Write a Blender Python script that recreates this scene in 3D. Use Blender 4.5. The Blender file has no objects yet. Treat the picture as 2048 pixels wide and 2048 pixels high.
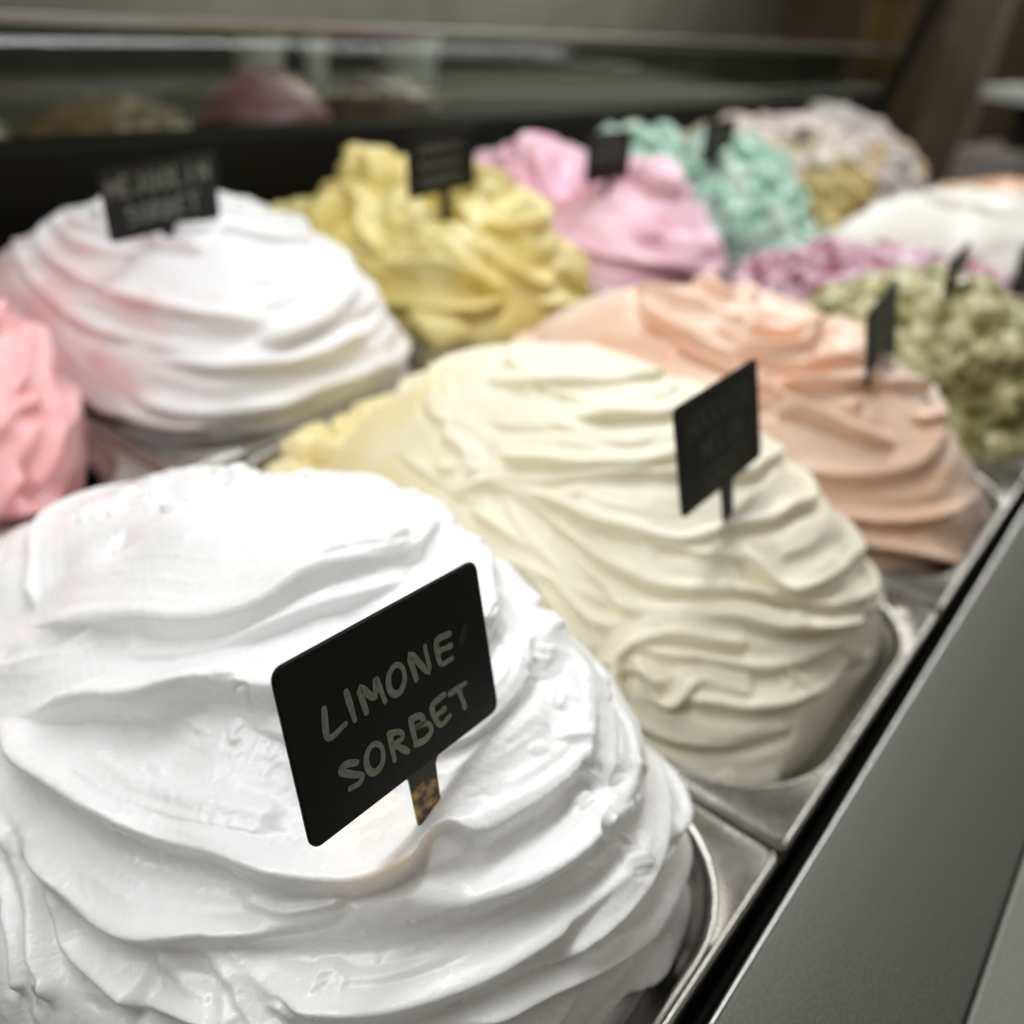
import bpy, math, random
import numpy as np
from mathutils import Vector, Matrix

# ------------------------------------------------------------------ scene, camera, light, exposure
scene = bpy.context.scene
COL = scene.collection
cam_d = bpy.data.cameras.new('camera'); cam = bpy.data.objects.new('camera', cam_d); COL.objects.link(cam)
RIGHT = (0.61585, -0.78165, 0.09872); DOWN = (-0.35046, -0.38401, -0.85423); FWD = (0.70562, 0.49148, -0.51043)
M4 = Matrix.Identity(4)
for r in range(3):
    M4[r][0] = RIGHT[r]; M4[r][1] = -DOWN[r]; M4[r][2] = -FWD[r]
M4.translation = Vector((0, 0, 0.257))
cam.matrix_world = M4
cam_d.sensor_width = 36; cam_d.lens = 31.64
cam_d.clip_start = 0.01; cam_d.clip_end = 50
cam_d.dof.use_dof = True; cam_d.dof.focus_distance = 0.214; cam_d.dof.aperture_fstop = 6.3
cam_d.dof.aperture_blades = 0
scene.camera = cam

world = bpy.data.worlds.new('World'); scene.world = world; world.use_nodes = True
wb = world.node_tree.nodes['Background']
wb.inputs['Color'].default_value = (0.62, 0.58, 0.50, 1); wb.inputs['Strength'].default_value = 0.27

def area(name, loc, target, sx, sy, watts, color=(1, 1, 1)):
    l = bpy.data.lights.new(name, 'AREA'); l.shape = 'RECTANGLE'; l.size = sx; l.size_y = sy
    l.energy = watts; l.color = color
    o = bpy.data.objects.new(name, l); COL.objects.link(o)
    o.location = loc
    z = (Vector(loc) - Vector(target)).normalized(); x = Vector((1, 0, 0)); y = z.cross(x).normalized(); x = y.cross(z)
    m = Matrix((x, y, z)).transposed().to_4x4(); m.translation = Vector(loc); o.matrix_world = m
    return o
# led strip in the canopy of the case, over the far row of pans
area('canopy_strip_light', (0.75, 0.39, 0.72), (0.75, 0.30, 0.0), 2.6, 0.14, 12.3, (0.985, 0.995, 1.0))
# ceiling tube of the shop on the customers' side, mirrored in the rounded steel edges
area('shop_ceiling_tube', (2.9, -.90, 1.40), (1.6, .1, 0.0), 4.2, 0.12, 14.0, (1.0, 0.97, 0.92))
area('rear_fill_light', (3.4, 2.0, 1.50), (3.4, 2.4, 0.0), 3.4, 0.3, 52.0, (1.0, 0.97, 0.90))  # added unseen light that brightens the rear wall and counter

# added warm spot without a real source, imitates golden reflection at the lemon stem
sl = bpy.data.lights.new('added_warm_spot', 'SPOT'); sl.energy = 3.0; sl.color = (1.0, .58, .20); sl.spot_size = math.radians(6); sl.spot_blend = .8; sl.shadow_soft_size = .004
so = bpy.data.objects.new('added_warm_spot', sl); COL.objects.link(so)
d_ = (Vector((.119, .109, .070)) - Vector((-.02, -.32, .34))).normalized()
so.matrix_world = Matrix.Translation((-.02, -.32, .34)) @ d_.to_track_quat('-Z', 'Y').to_matrix().to_4x4() @ Matrix.Rotation(math.radians(38), 4, 'Z') @ Matrix.Diagonal((1.0, .42, 1.0, 1.0))

vs = scene.view_settings
vs.view_transform = 'Standard'; vs.look = 'None'; vs.exposure = 0.0; vs.gamma = 1.0; vs.use_curve_mapping = False
scene.cycles.use_denoising = True
scene.cycles.max_bounces = 8; scene.cycles.diffuse_bounces = 4; scene.cycles.caustics_reflective = False
scene.cycles.sample_clamp_indirect = 6

# ------------------------------------------------------------------ helpers
def link(name, me, parent=None, mat=None):
    o = bpy.data.objects.new(name, me); COL.objects.link(o)
    if parent is not None: o.parent = parent
    if mat is not None: me.materials.append(mat)
    return o
def empty(name, loc=(0, 0, 0)):
    o = bpy.data.objects.new(name, None); COL.objects.link(o); o.location = loc; o.empty_display_size = .02
    return o
def tag(o, label=None, cat=None, group=None, kind=None):
    for k, v in (('label', label), ('category', cat), ('group', group), ('kind', kind)):
        if v: o[k] = v
    return o
def mesh_np(name, V, F, smooth=True):
    V = np.ascontiguousarray(V, np.float32); F = np.ascontiguousarray(F, np.int32)
    me = bpy.data.meshes.new(name); k = F.shape[1]
    me.vertices.add(len(V)); me.vertices.foreach_set('co', V.ravel())
    me.loops.add(F.size); me.loops.foreach_set('vertex_index', F.ravel())
    me.polygons.add(len(F)); me.polygons.foreach_set('loop_start', np.arange(0, F.size, k, dtype=np.int32))
    me.polygons.foreach_set('use_smooth', np.full(len(F), smooth))
    me.update(calc_edges=True); me.validate()
    return me
def grid_faces(a, b, wrap=False):
    i = np.arange(a - 1)[:, None]; j = np.arange(b if wrap else b - 1)[None]
    j2 = (j + 1) % b
    return np.stack([i * b + j, (i + 1) * b + j, (i + 1) * b + j2, i * b + j2], -1).reshape(-1, 4)
def loft(name, rings, parent=None, mat=None, cap0=False, cap1=False, smooth=True, closed=True):
    """rings: list of equal-length loops of points"""
    R_ = np.array(rings, float); a, b = R_.shape[:2]
    F = [tuple(f) for f in grid_faces(a, b, closed)]
    V = [tuple(v) for v in R_.reshape(-1, 3)]
    if cap0: F.append(tuple(range(b)))
    if cap1: F.append(tuple(range((a - 1) * b + b - 1, (a - 1) * b - 1, -1)))
    me = bpy.data.meshes.new(name); me.from_pydata(V, [], F); me.update()
    for p in me.polygons: p.use_smooth = smooth and len(p.vertices) == 4
    import bmesh
    bm = bmesh.new(); bm.from_mesh(me); bmesh.ops.recalc_face_normals(bm, faces=bm.faces); bm.to_mesh(me); bm.free()
    return link(name, me, parent, mat)
def box(name, lo, hi, parent=None, mat=None, bev=.002):
    import bmesh
    bm = bmesh.new(); bmesh.ops.create_cube(bm, size=1)
    for v in bm.verts:
        v.co = Vector([(lo[k] + hi[k]) / 2 + v.co[k] * (hi[k] - lo[k]) for k in range(3)])
    if bev: bmesh.ops.bevel(bm, geom=list(bm.edges), offset=bev, segments=3, profile=.5, affect='EDGES')
    me = bpy.data.meshes.new(name); bm.to_mesh(me); bm.free()
    for p in me.polygons: p.use_smooth = False
    return link(name, me, parent, mat)
def rrect(x0, y0, x1, y1, r, z, seg=10):
    out = []
    for (cx, cy, a0) in ((x1 - r, y1 - r, 0), (x0 + r, y1 - r, 90), (x0 + r, y0 + r, 180), (x1 - r, y0 + r, 270)):
        for k in range(seg + 1):
            a = math.radians(a0 + 90 * k / seg)
            out.append((cx + r * math.cos(a), cy + r * math.sin(a), z))
    return out

# ------------------------------------------------------------------ materials
def new_mat(name):
    m = bpy.data.materials.new(name); m.use_nodes = True
    nt = m.node_tree; return m, nt, nt.nodes['Principled BSDF']
def nd(nt, t, **kw):
    n = nt.nodes.new(t)
    for k, v in kw.items():
        if k in n.inputs: n.inputs[k].default_value = v
        else: setattr(n, k, v)
    return n
def gelato(name, c1, c2=None, scale=14, lo=.45, hi=.6, stretch=(1, 1, 1), sss=.35, rad=(1, .85, .7), rough=.38, grad=None, bump=.25, c3=None, size=.0035, cells=False):
    m, nt, b = new_mat(name); L = nt.links
    tc = nd(nt, 'ShaderNodeTexCoord'); mp = nd(nt, 'ShaderNodeMapping'); mp.inputs['Scale'].default_value = stretch
    L.new(tc.outputs['Object'], mp.inputs['Vector'])
    ns = nd(nt, 'ShaderNodeTexNoise', Scale=scale, Detail=5.0, Roughness=.6); L.new(mp.outputs[0], ns.inputs['Vector'])
    fac = ns.outputs['Fac']
    if cells:   # chopped pieces, each with a tone of its own
        vo = nd(nt, 'ShaderNodeTexVoronoi', Scale=float(scale)); L.new(tc.outputs['Object'], vo.inputs['Vector'])
        sc_ = nd(nt, 'ShaderNodeSeparateColor'); L.new(vo.outputs['Color'], sc_.inputs[0]); fac = sc_.outputs[0]
    if grad is not None:   # grad = (nx, ny, nz, offset): flavour changes across the heap, broken up by noise
        sp = nd(nt, 'ShaderNodeVectorMath', operation='DOT_PRODUCT'); L.new(tc.outputs['Object'], sp.inputs[0]); sp.inputs[1].default_value = grad[:3]
        ad = nd(nt, 'ShaderNodeMath', operation='ADD'); L.new(sp.outputs['Value'], ad.inputs[0]); ad.inputs[1].default_value = grad[3]
        a2 = nd(nt, 'ShaderNodeMath', operation='ADD'); L.new(ad.outputs[0], a2.inputs[0]); L.new(fac, a2.inputs[1]); fac = a2.outputs[0]
    rp = nd(nt, 'ShaderNodeValToRGB'); L.new(fac, rp.inputs[0])
    rp.color_ramp.elements[0].position = lo; rp.color_ramp.elements[0].color = (*c1, 1)
    rp.color_ramp.elements[1].position = hi; rp.color_ramp.elements[1].color = (*(c2 or c1), 1)
    if c3: e = rp.color_ramp.elements.new(min(.99, hi + .12)); e.color = (*c3, 1)
    L.new(rp.outputs[0], b.inputs['Base Color'])
    b.inputs['Subsurface Weight'].default_value = sss; b.inputs['Subsurface Radius'].default_value = rad; b.inputs['Subsurface Scale'].default_value = size
    b.inputs['Roughness'].default_value = rough; b.inputs['Specular IOR Level'].default_value = .55; b.inputs['Coat Weight'].default_value = .12; b.inputs['Coat Roughness'].default_value = .18
    n2 = nd(nt, 'ShaderNodeTexNoise', Scale=520.0, Detail=4.0, Roughness=.65); L.new(tc.outputs['Object'], n2.inputs['Vector'])
    bp = nd(nt, 'ShaderNodeBump', Strength=bump, Distance=.0006); L.new(n2.outputs['Fac'], bp.inputs['Height']); L.new(bp.outputs[0], b.inputs['Normal'])
    n3 = nd(nt, 'ShaderNodeTexNoise', Scale=60.0, Detail=3.0); L.new(tc.outputs['Object'], n3.inputs['Vector'])
    mr = nd(nt, 'ShaderNodeMapRange'); L.new(n3.outputs['Fac'], mr.inputs[0]); mr.inputs[1].default_value = .3; mr.inputs[2].default_value = .7
    mr.inputs[3].default_value = rough - .12; mr.inputs[4].default_value = rough + .1; L.new(mr.outputs[0], b.inputs['Roughness'])
    return m
def plain(name, col, rough=.5, metal=0.0, noise=0.0, nscale=200, bump=0.0, spec=.5, detail=6.0, band=(.3, .7)):
    m, nt, b = new_mat(name); L = nt.links
    b.inputs['Base Color'].default_value = (*col, 1); b.inputs['Roughness'].default_value = rough; b.inputs['Metallic'].default_value = metal
    b.inputs['Specular IOR Level'].default_value = spec
    tc = nd(nt, 'ShaderNodeTexCoord')
    if noise:
        n = nd(nt, 'ShaderNodeTexNoise', Scale=float(nscale), Detail=detail, Roughness=.7); L.new(tc.outputs['Object'], n.inputs['Vector'])
        rp = nd(nt, 'ShaderNodeValToRGB'); L.new(n.outputs['Fac'], rp.inputs[0])
        rp.color_ramp.elements[0].position = band[0]; rp.color_ramp.elements[1].position = band[1]
        rp.color_ramp.elements[0].color = (*[max(0, c * (1 - noise)) for c in col], 1); rp.color_ramp.elements[1].color = (*[min(1, c * (1 + noise)) for c in col], 1)
        L.new(rp.outputs[0], b.inputs['Base Color'])
        if bump:
            bp = nd(nt, 'ShaderNodeBump', Strength=bump, Distance=.0004); L.new(n.outputs['Fac'], bp.inputs['Height']); L.new(bp.outputs[0], b.inputs['Normal'])
    return m
def steel(name, col=(.46, .44, .41), rough=.30):
    m, nt, b = new_mat(name); L = nt.links
    b.inputs['Metallic'].default_value = 1.0
    tc = nd(nt, 'ShaderNodeTexCoord')
    mp = nd(nt, 'ShaderNodeMapping'); mp.inputs['Scale'].default_value = (30, 700, 700); L.new(tc.outputs['Object'], mp.inputs['Vector'])
    n = nd(nt, 'ShaderNodeTexNoise', Scale=1.0, Detail=3.0); L.new(mp.outputs[0], n.inputs['Vector'])
    n2 = nd(nt, 'ShaderNodeTexNoise', Scale=45.0, Detail=6.0, Roughness=.7); L.new(tc.outputs['Object'], n2.inputs['Vector'])
    mr = nd(nt, 'ShaderNodeMapRange'); L.new(n2.outputs['Fac'], mr.inputs[0]); mr.inputs[1].default_value = .3; mr.inputs[2].default_value = .75
    mr.inputs[3].default_value = rough - .06; mr.inputs[4].default_value = rough + .14; L.new(mr.outputs[0], b.inputs['Roughness'])
    rp = nd(nt, 'ShaderNodeValToRGB'); L.new(n2.outputs['Fac'], rp.inputs[0])
    rp.color_ramp.elements[0].color = (*[c * .82 for c in col], 1); rp.color_ramp.elements[1].color = (*[c * 1.1 for c in col], 1); L.new(rp.outputs[0], b.inputs['Base Color'])
    bp = nd(nt, 'ShaderNodeBump', Strength=.06, Distance=.0002); L.new(n.outputs['Fac'], bp.inputs['Height']); L.new(bp.outputs[0], b.inputs['Normal'])
    return m

MAT = dict(
    steel=steel('pan_steel', (.50, .485, .45), .25), bright=steel('edge_steel', (.60, .59, .57), .13), bar=steel('bar_steel', (.36, .35, .32), .35),
    counter=plain('counter_paint', (.135, .135, .118), .42, .35, .34, 1500, .15, detail=1.0, band=(.35, .65)),
    trim=plain('trim_paint', (.26, .27, .24), .45, .2, .25, 1500, .2),
    slot=plain('slot_rubber', (.012, .011, .008), .7),
    black=plain('black_panel', (.006, .006, .0045), .6, spec=.15),
    board=plain('sign_plastic', (.0045, .0047, .003), .42, 0, .25, 900, .1, .25),
    chalk=plain('chalk_marker', (.235, .275, .22), .75, 0, .30, 700, .1),
    smudge=plain('chalk_smudge', (.018, .019, .014), .7, 0, .6, 900),
    chalk_dim=plain('chalk_marker_dim', (.07, .08, .062), .75, 0, .30, 700),
    chalk_pale=plain('chalk_marker_pale', (.16, .18, .16), .75, 0, .30, 700),
    olive=plain('olive_wall', (.030, .031, .020), .8, 0, .5, 2.2), grey=plain('grey_wall', (.20, .20, .165), .8, 0, .3, 1.5),
    brownwall=plain('brown_wood', (.085, .055, .028), .6, 0, .4, 6), tan=plain('tan_wood', (.17, .135, .095), .6, 0, .25, 8),
    white=plain('white_card', (.72, .74, .72), .6, 0, .05, 20), pale=plain('pale_plastic', (.40, .36, .34), .5, 0, .1, 20),
    amber=plain('amber_jar', (.13, .08, .022), .3, 0, .3, 20),
)

def gold_reflection_mat():
    m, nt, b = new_mat('stem_gold_reflection'); L = nt.links
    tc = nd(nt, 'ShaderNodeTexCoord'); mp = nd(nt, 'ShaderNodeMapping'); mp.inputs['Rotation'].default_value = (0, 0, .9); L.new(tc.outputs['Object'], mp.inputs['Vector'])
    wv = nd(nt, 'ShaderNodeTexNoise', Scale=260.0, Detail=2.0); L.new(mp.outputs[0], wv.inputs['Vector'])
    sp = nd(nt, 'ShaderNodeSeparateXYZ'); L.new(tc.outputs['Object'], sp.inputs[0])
    mr = nd(nt, 'ShaderNodeMapRange'); L.new(sp.outputs[1], mr.inputs[0]); mr.inputs[1].default_value = -.0235; mr.inputs[2].default_value = -.0285   # black stem, golden glass reflection painted into the colour further down
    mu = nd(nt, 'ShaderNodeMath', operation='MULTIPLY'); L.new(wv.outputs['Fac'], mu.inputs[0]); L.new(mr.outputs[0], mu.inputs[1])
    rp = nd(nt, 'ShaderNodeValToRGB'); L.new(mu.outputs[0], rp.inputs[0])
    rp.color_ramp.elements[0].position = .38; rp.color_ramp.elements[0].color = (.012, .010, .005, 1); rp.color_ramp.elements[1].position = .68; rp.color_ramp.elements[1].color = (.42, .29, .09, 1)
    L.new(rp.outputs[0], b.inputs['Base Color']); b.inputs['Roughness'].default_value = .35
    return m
MAT['gold_reflection'] = gold_reflection_mat()
# ------------------------------------------------------------------ gelato surface generator
def sstep(a, b, x):
    t = np.clip((x - a) / (b - a), 0, 1)
    return t * t * (3 - 2 * t)

def vnoise(x, y, seed=0):
    ix = np.floor(x).astype(np.int64); iy = np.floor(y).astype(np.int64)
    fx = x - ix; fy = y - iy
    fx = fx * fx * (3 - 2 * fx); fy = fy * fy * (3 - 2 * fy)
    def h(a, b):
        n = (a * 374761393 + b * 668265263 + seed * 1442695041) & 0xffffffff
        n = ((n ^ (n >> 13)) * 1274126177) & 0xffffffff
        return ((n ^ (n >> 16)) & 0xffff) / 65535.0 - 0.5
    return (h(ix, iy) * (1 - fx) + h(ix + 1, iy) * fx) * (1 - fy) + (h(ix, iy + 1) * (1 - fx) + h(ix + 1, iy + 1) * fx) * fy

class Mound:
    """dome over a rounded pan: polar (rho, theta) -> point; rho is arc length from the crown"""
    def __init__(self, cx, cy, hx, hy, H, a, b, n, sx, sy, zb=-0.012, mods=(), xn=0.0):
        self.p = (cx, cy, hx, hy, H, a, b, n, sx, sy, zb); self.mods = mods; self.xn = xn
        ph = np.linspace(0, np.pi / 2, 400)
        m = 0.5 * (hx + hy)
        r = np.sin(ph) ** a * m; z = (H - zb) * np.cos(ph) ** b
        s = np.concatenate([[0], np.cumsum(np.hypot(np.diff(r), np.diff(z)))])
        self.tot = s[-1] * 1.1
        self.s = s / self.tot; self.ph = ph
    def point(self, rho, th):
        cx, cy, hx, hy, H, a, b, n, sx, sy, zb = self.p
        ph = np.interp(rho, self.s, self.ph)
        over = np.clip(rho - self.s[-1], 0, None) * self.tot
        e = (np.abs(np.cos(th)) ** n + np.abs(np.sin(th)) ** n) ** (-1 / n)
        e = 1 + (e - 1) * np.sin(ph) ** 7
        r = np.sin(ph) ** a; k = np.cos(ph) ** b
        hx = np.where(np.cos(th) < 0, hx + self.xn * np.sin(ph) ** 2 * np.abs(np.cos(th)), hx)
        P = np.stack([cx + (hx * r - over * .25) * e * np.cos(th) + sx * k,
                      cy + (hy * r - over * .25) * e * np.sin(th) + sy * k,
                      zb + (H - zb) * k - over], -1)
        for (mx, my, rx, ry, dz) in self.mods:
            P[..., 2] += dz * k * np.exp(-((P[..., 0] - mx) / rx) ** 2 - ((P[..., 1] - my) / ry) ** 2)
        return P
    def grid(self, N):
        g = np.linspace(-1, 1, N)
        S, T = np.meshgrid(g, g, indexing='ij')
        A, B = np.abs(S), np.abs(T)
        rho = np.maximum(A, B)
        with np.errstate(divide='ignore', invalid='ignore'):
            th = np.where(A > B, (np.pi / 4) * np.where(A > 0, T / np.where(S == 0, 1, S), 0) + np.where(S < 0, np.pi, 0),
                          np.pi / 2 * np.sign(T) - (np.pi / 4) * np.where(B > 0, S / np.where(T == 0, 1, T), 0))
        return self.point(rho, th), rho, th

def resample(pts, M):
    pts = np.asarray(pts, float)
    q = np.vstack([2 * pts[0] - pts[1], pts, 2 * pts[-1] - pts[-2]])
    out = []
    for i in range(1, len(q) - 2):
        t = np.linspace(0, 1, 10, endpoint=False)[:, None]
        p0, p1, p2, p3 = q[i - 1], q[i], q[i + 1], q[i + 2]
        out.append(.5 * (2 * p1 + (p2 - p0) * t + (2 * p0 - 5 * p1 + 4 * p2 - p3) * t * t + (3 * p1 - p0 - 3 * p2 + p3) * t ** 3))
    out = np.vstack(out + [pts[-1:]])
    s = np.concatenate([[0], np.cumsum(np.linalg.norm(np.diff(out, axis=0), axis=1))])
    x = np.linspace(0, s[-1], M)
    return np.stack([np.interp(x, s, out[:, k]) for k in range(3)], -1), s[-1]

class Sculpt:
    def __init__(self, mound, N, seed):
        self.m = mound; self.N = N
        G, self.rho, self.th = mound.grid(N)
        du = np.gradient(G, axis=0); dv = np.gradient(G, axis=1)
        n = np.cross(du, dv); n /= np.linalg.norm(n, axis=-1, keepdims=True) + 1e-12
        if n[N // 2, N // 2, 2] < 0: n = -n
        self.P = G.reshape(-1, 3); self.n = n.reshape(-1, 3)
        c = np.array([mound.p[0] + mound.p[8], mound.p[1] + mound.p[9], 0])
        out = (self.P - c) * [1, 1, 0]; out /= np.linalg.norm(out, axis=1, keepdims=True) + 1e-9
        dn = out * .6 - np.array([0, 0, 1.0]); dn -= self.n * (dn * self.n).sum(1, keepdims=True)
        self.dn = dn / (np.linalg.norm(dn, axis=1, keepdims=True) + 1e-9)
        self.D = vnoise(self.P[:, 0] * 38, self.P[:, 1] * 38 + self.P[:, 2] * 30, seed) * .004
        self.V = np.zeros_like(self.P)
        self.seed = seed
    def stroke(self, pts, w, amp=.003, lvl=.0012, lip=1.0, scoop=.5, stria=.0003, edge=.09, taper=(.10, .10), up=.5, wob=.25, hang=.22):
        pts, ln = resample(pts, 40)
        pts, ln = resample(pts[::2], int(np.clip(ln / .002, 16, 90)))
        self.seed += 1
        lo = pts.min(0) - w * 1.05; hi = pts.max(0) + w * 1.05
        sel = np.nonzero(((self.P > lo) & (self.P < hi)).all(1))[0]
        if len(sel) < 10: return
        Q = self.P[sel]; nq = self.n[sel]
        bd = np.full(len(sel), 1e9); bs = np.zeros(len(sel)); bv = np.zeros((len(sel), 3)); bt = np.zeros((len(sel), 3))
        M = len(pts) - 1
        lens = np.linalg.norm(np.diff(pts, axis=0), axis=1)
        for i in range(M):
            a = pts[i]; ab = pts[i + 1] - a
            near = np.nonzero((np.abs(Q - (a + ab / 2)) < w * 1.1 + lens[i]).all(1))[0]
            if not len(near): continue
            qa = Q[near] - a
            t = np.clip(qa @ ab / (ab @ ab), 0, 1)
            v = qa - t[:, None] * ab
            d = (v * v).sum(1)
            b = d < bd[near]; k = near[b]
            bd[k] = d[b]; bs[k] = (i + t[b]) / M; bv[k] = v[b]; bt[k] = ab / (lens[i] + 1e-12)
        ok = bd < (w * 1.2) ** 2
        sel = sel[ok]; nq = nq[ok]; bs = bs[ok]; bv = bv[ok]; bt = bt[ok]
        if len(sel) < 10: return
        side = np.cross(bt, nq)
        if (side * self.dn[sel]).sum(1).mean() < 0: side = -side
        sd = (bv * side).sum(1)
        sg = np.where(sd >= 0, 1, -1) * np.sqrt(bd[ok])
        tp = sstep(0, taper[0], bs) * (1 - sstep(1 - taper[1], 1, bs))
        sg = sg + w * wob * .35 * vnoise(bs * ln / .02 + 7.3, bs * 0 + 3.1, self.seed + 5)
        ww = w * (.45 + .55 * tp) * (1 + wob * vnoise(bs * ln / .035, bs * 0 + .5, self.seed))
        t = -sg / ww
        edge = max(edge, .0019 / w)
        m = sstep(-edge, 0, t) * (1 - sstep(up, 1, t)) * tp
        av = amp * (.75 + 1.0 * vnoise(bs * ln / .03 + 11.7, bs * 0 + 9.2, self.seed + 8))
        prof = av * tp * (lip * (.4 * np.exp(-((t - .06) / .07) ** 2) + .6 * np.exp(-np.abs(t - .04) / .22)) - scoop * np.sin(np.pi * np.clip((t - .1) / .9, 0, 1)))
        st = (vnoise(sg / .0019, bs * ln / .030, self.seed + 1) + .8 * vnoise(sg / .0026, bs * ln / .05, self.seed + 2)
              + 1.6 * vnoise(sg / .006, bs * ln / .07, self.seed + 4)) * stria * (.6 + 1.6 * np.exp(-np.abs(t) / .3))
        D = self.D[sel]
        nb = 30; ib = np.clip((bs * nb).astype(int), 0, nb - 1)
        wsum = np.bincount(ib, m + 1e-9, nb); mean = np.bincount(ib, D * (m + 1e-9), nb) / (wsum + 1e-12)
        mean = np.convolve(np.pad(mean, 4, mode='edge'), np.ones(9) / 9, 'valid')
        base = np.interp(bs * nb - .5, np.arange(nb), mean)
        gro = .40 * amp * tp * np.exp(-((t + edge + .10) / .13) ** 2)
        self.D[sel] = (D - gro) * (1 - m) + m * (base + lvl + prof + st)
        hg = (amp * hang * lip * tp * np.exp(-((t - .04) / .10) ** 2))[:, None] * side
        self.V[sel] = self.V[sel] * (1 - m)[:, None] + hg
    def rings(self, count, rng, w=(.012, .026), amp=(.002, .004), span=(1.0, 3.2), rr=(.92, .2), slope=.10, th0=None, **kw):
        rs = np.linspace(rr[0], rr[1], count) + rng.uniform(-.03, .03, count)
        for r in rs:
            a0 = rng.uniform(0, 2 * np.pi) if th0 is None else rng.uniform(*th0)
            sp = rng.uniform(*span) * (1 if r > .35 else 1.2)
            th = a0 + np.linspace(0, sp, 12) * rng.choice([-1, 1])
            rho = np.clip(r + rng.uniform(-slope, slope) * np.linspace(-1, 1, 12) + .02 * np.sin(np.linspace(0, rng.uniform(3, 9), 12) + rng.uniform(0, 6)), .03, .97)
            self.stroke(self.m.point(rho, th), rng.uniform(*w), rng.uniform(*amp), **kw)
    def tears(self, spots, rng, count=14, spread=.012, w=(.003, .006), ln=(.006, .016), amp=(.0006, .0015)):
        for c in spots:
            c = np.array(c)
            for k in range(count):
                p = c + rng.normal(size=3) * spread * np.array([1, 1, .6])
                i = np.argmin(((self.P - p) ** 2).sum(1))
                q = self.P[i]; nn = self.n[i]; along = np.cross(nn, self.dn[i]); ang = rng.normal() * .5
                d = along * math.cos(ang) + self.dn[i] * math.sin(ang); l = rng.uniform(*ln)
                pts = [q + d * l * s + self.dn[i] * rng.normal() * .001 for s in (-.5, -.15, .2, .5)]
                self.stroke(pts, rng.uniform(*w), rng.uniform(*amp), lvl=.0006, stria=.0002, taper=(.35, .35), wob=.6, edge=.2, hang=0)
    def chunks(self, count, rng, rad=(.006, .013), hgt=.7):
        for k in range(count):
            rho = .95 * rng.uniform(0, 1) ** .6; c = self.m.point(np.array([rho]), np.array([rng.uniform(0, 6.283)]))[0]
            r = rng.uniform(*rad)
            sel = np.nonzero((np.abs(self.P - c) < r).all(1))[0]
            if not len(sel): continue
            q = self.P[sel] - c
            B, _ = np.linalg.qr(rng.normal(size=(3, 3)))
            e = np.abs((q @ B) * rng.uniform(.8, 1.5, 3)) / r
            d = (e ** 3.5).sum(1) ** (1 / 3.5)
            hv = np.clip((1 - d) * 2.2, 0, 1) ** .7 * r * hgt * rng.uniform(.5, 1.2) + (q @ B[:, 0]) * .25
            self.D[sel] = np.maximum(self.D[sel], np.where(d < 1, hv - .001, -1))
    def result(self, micro=.00018):
        P = self.P
        fine = vnoise(P[:, 0] * 420 + P[:, 2] * 200, P[:, 1] * 420 - P[:, 2] * 300, 91) + .6 * vnoise(P[:, 0] * 900, P[:, 1] * 900 + P[:, 2] * 900, 92)
        fade = 1 - sstep(.93, 1.0, self.rho.reshape(-1)) * .7
        Q = P + self.n * (self.D * fade)[:, None] + self.V * fade[:, None]
        Q = Q.reshape(self.N, self.N, 3)
        for k in range(2):
            T = Q.copy()
            T[1:-1, 1:-1] = .5 * Q[1:-1, 1:-1] + .125 * (Q[:-2, 1:-1] + Q[2:, 1:-1] + Q[1:-1, :-2] + Q[1:-1, 2:])
            Q = T
        return Q.reshape(-1, 3) + self.n * (fine * micro * fade)[:, None]

MOUNDS = dict(
    lemon=dict(cx=.143, cy=.214, hx=.0885, hy=.1630, H=.0915, a=.90, b=1.06, n=4.5, sx=.029, sy=-.025, xn=.018),
    melon=dict(cx=.343, cy=.190, hx=.0885, hy=.1430, H=.0930, a=1.10, b=.74, n=4.4, sx=.029, sy=.024),
)
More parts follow.
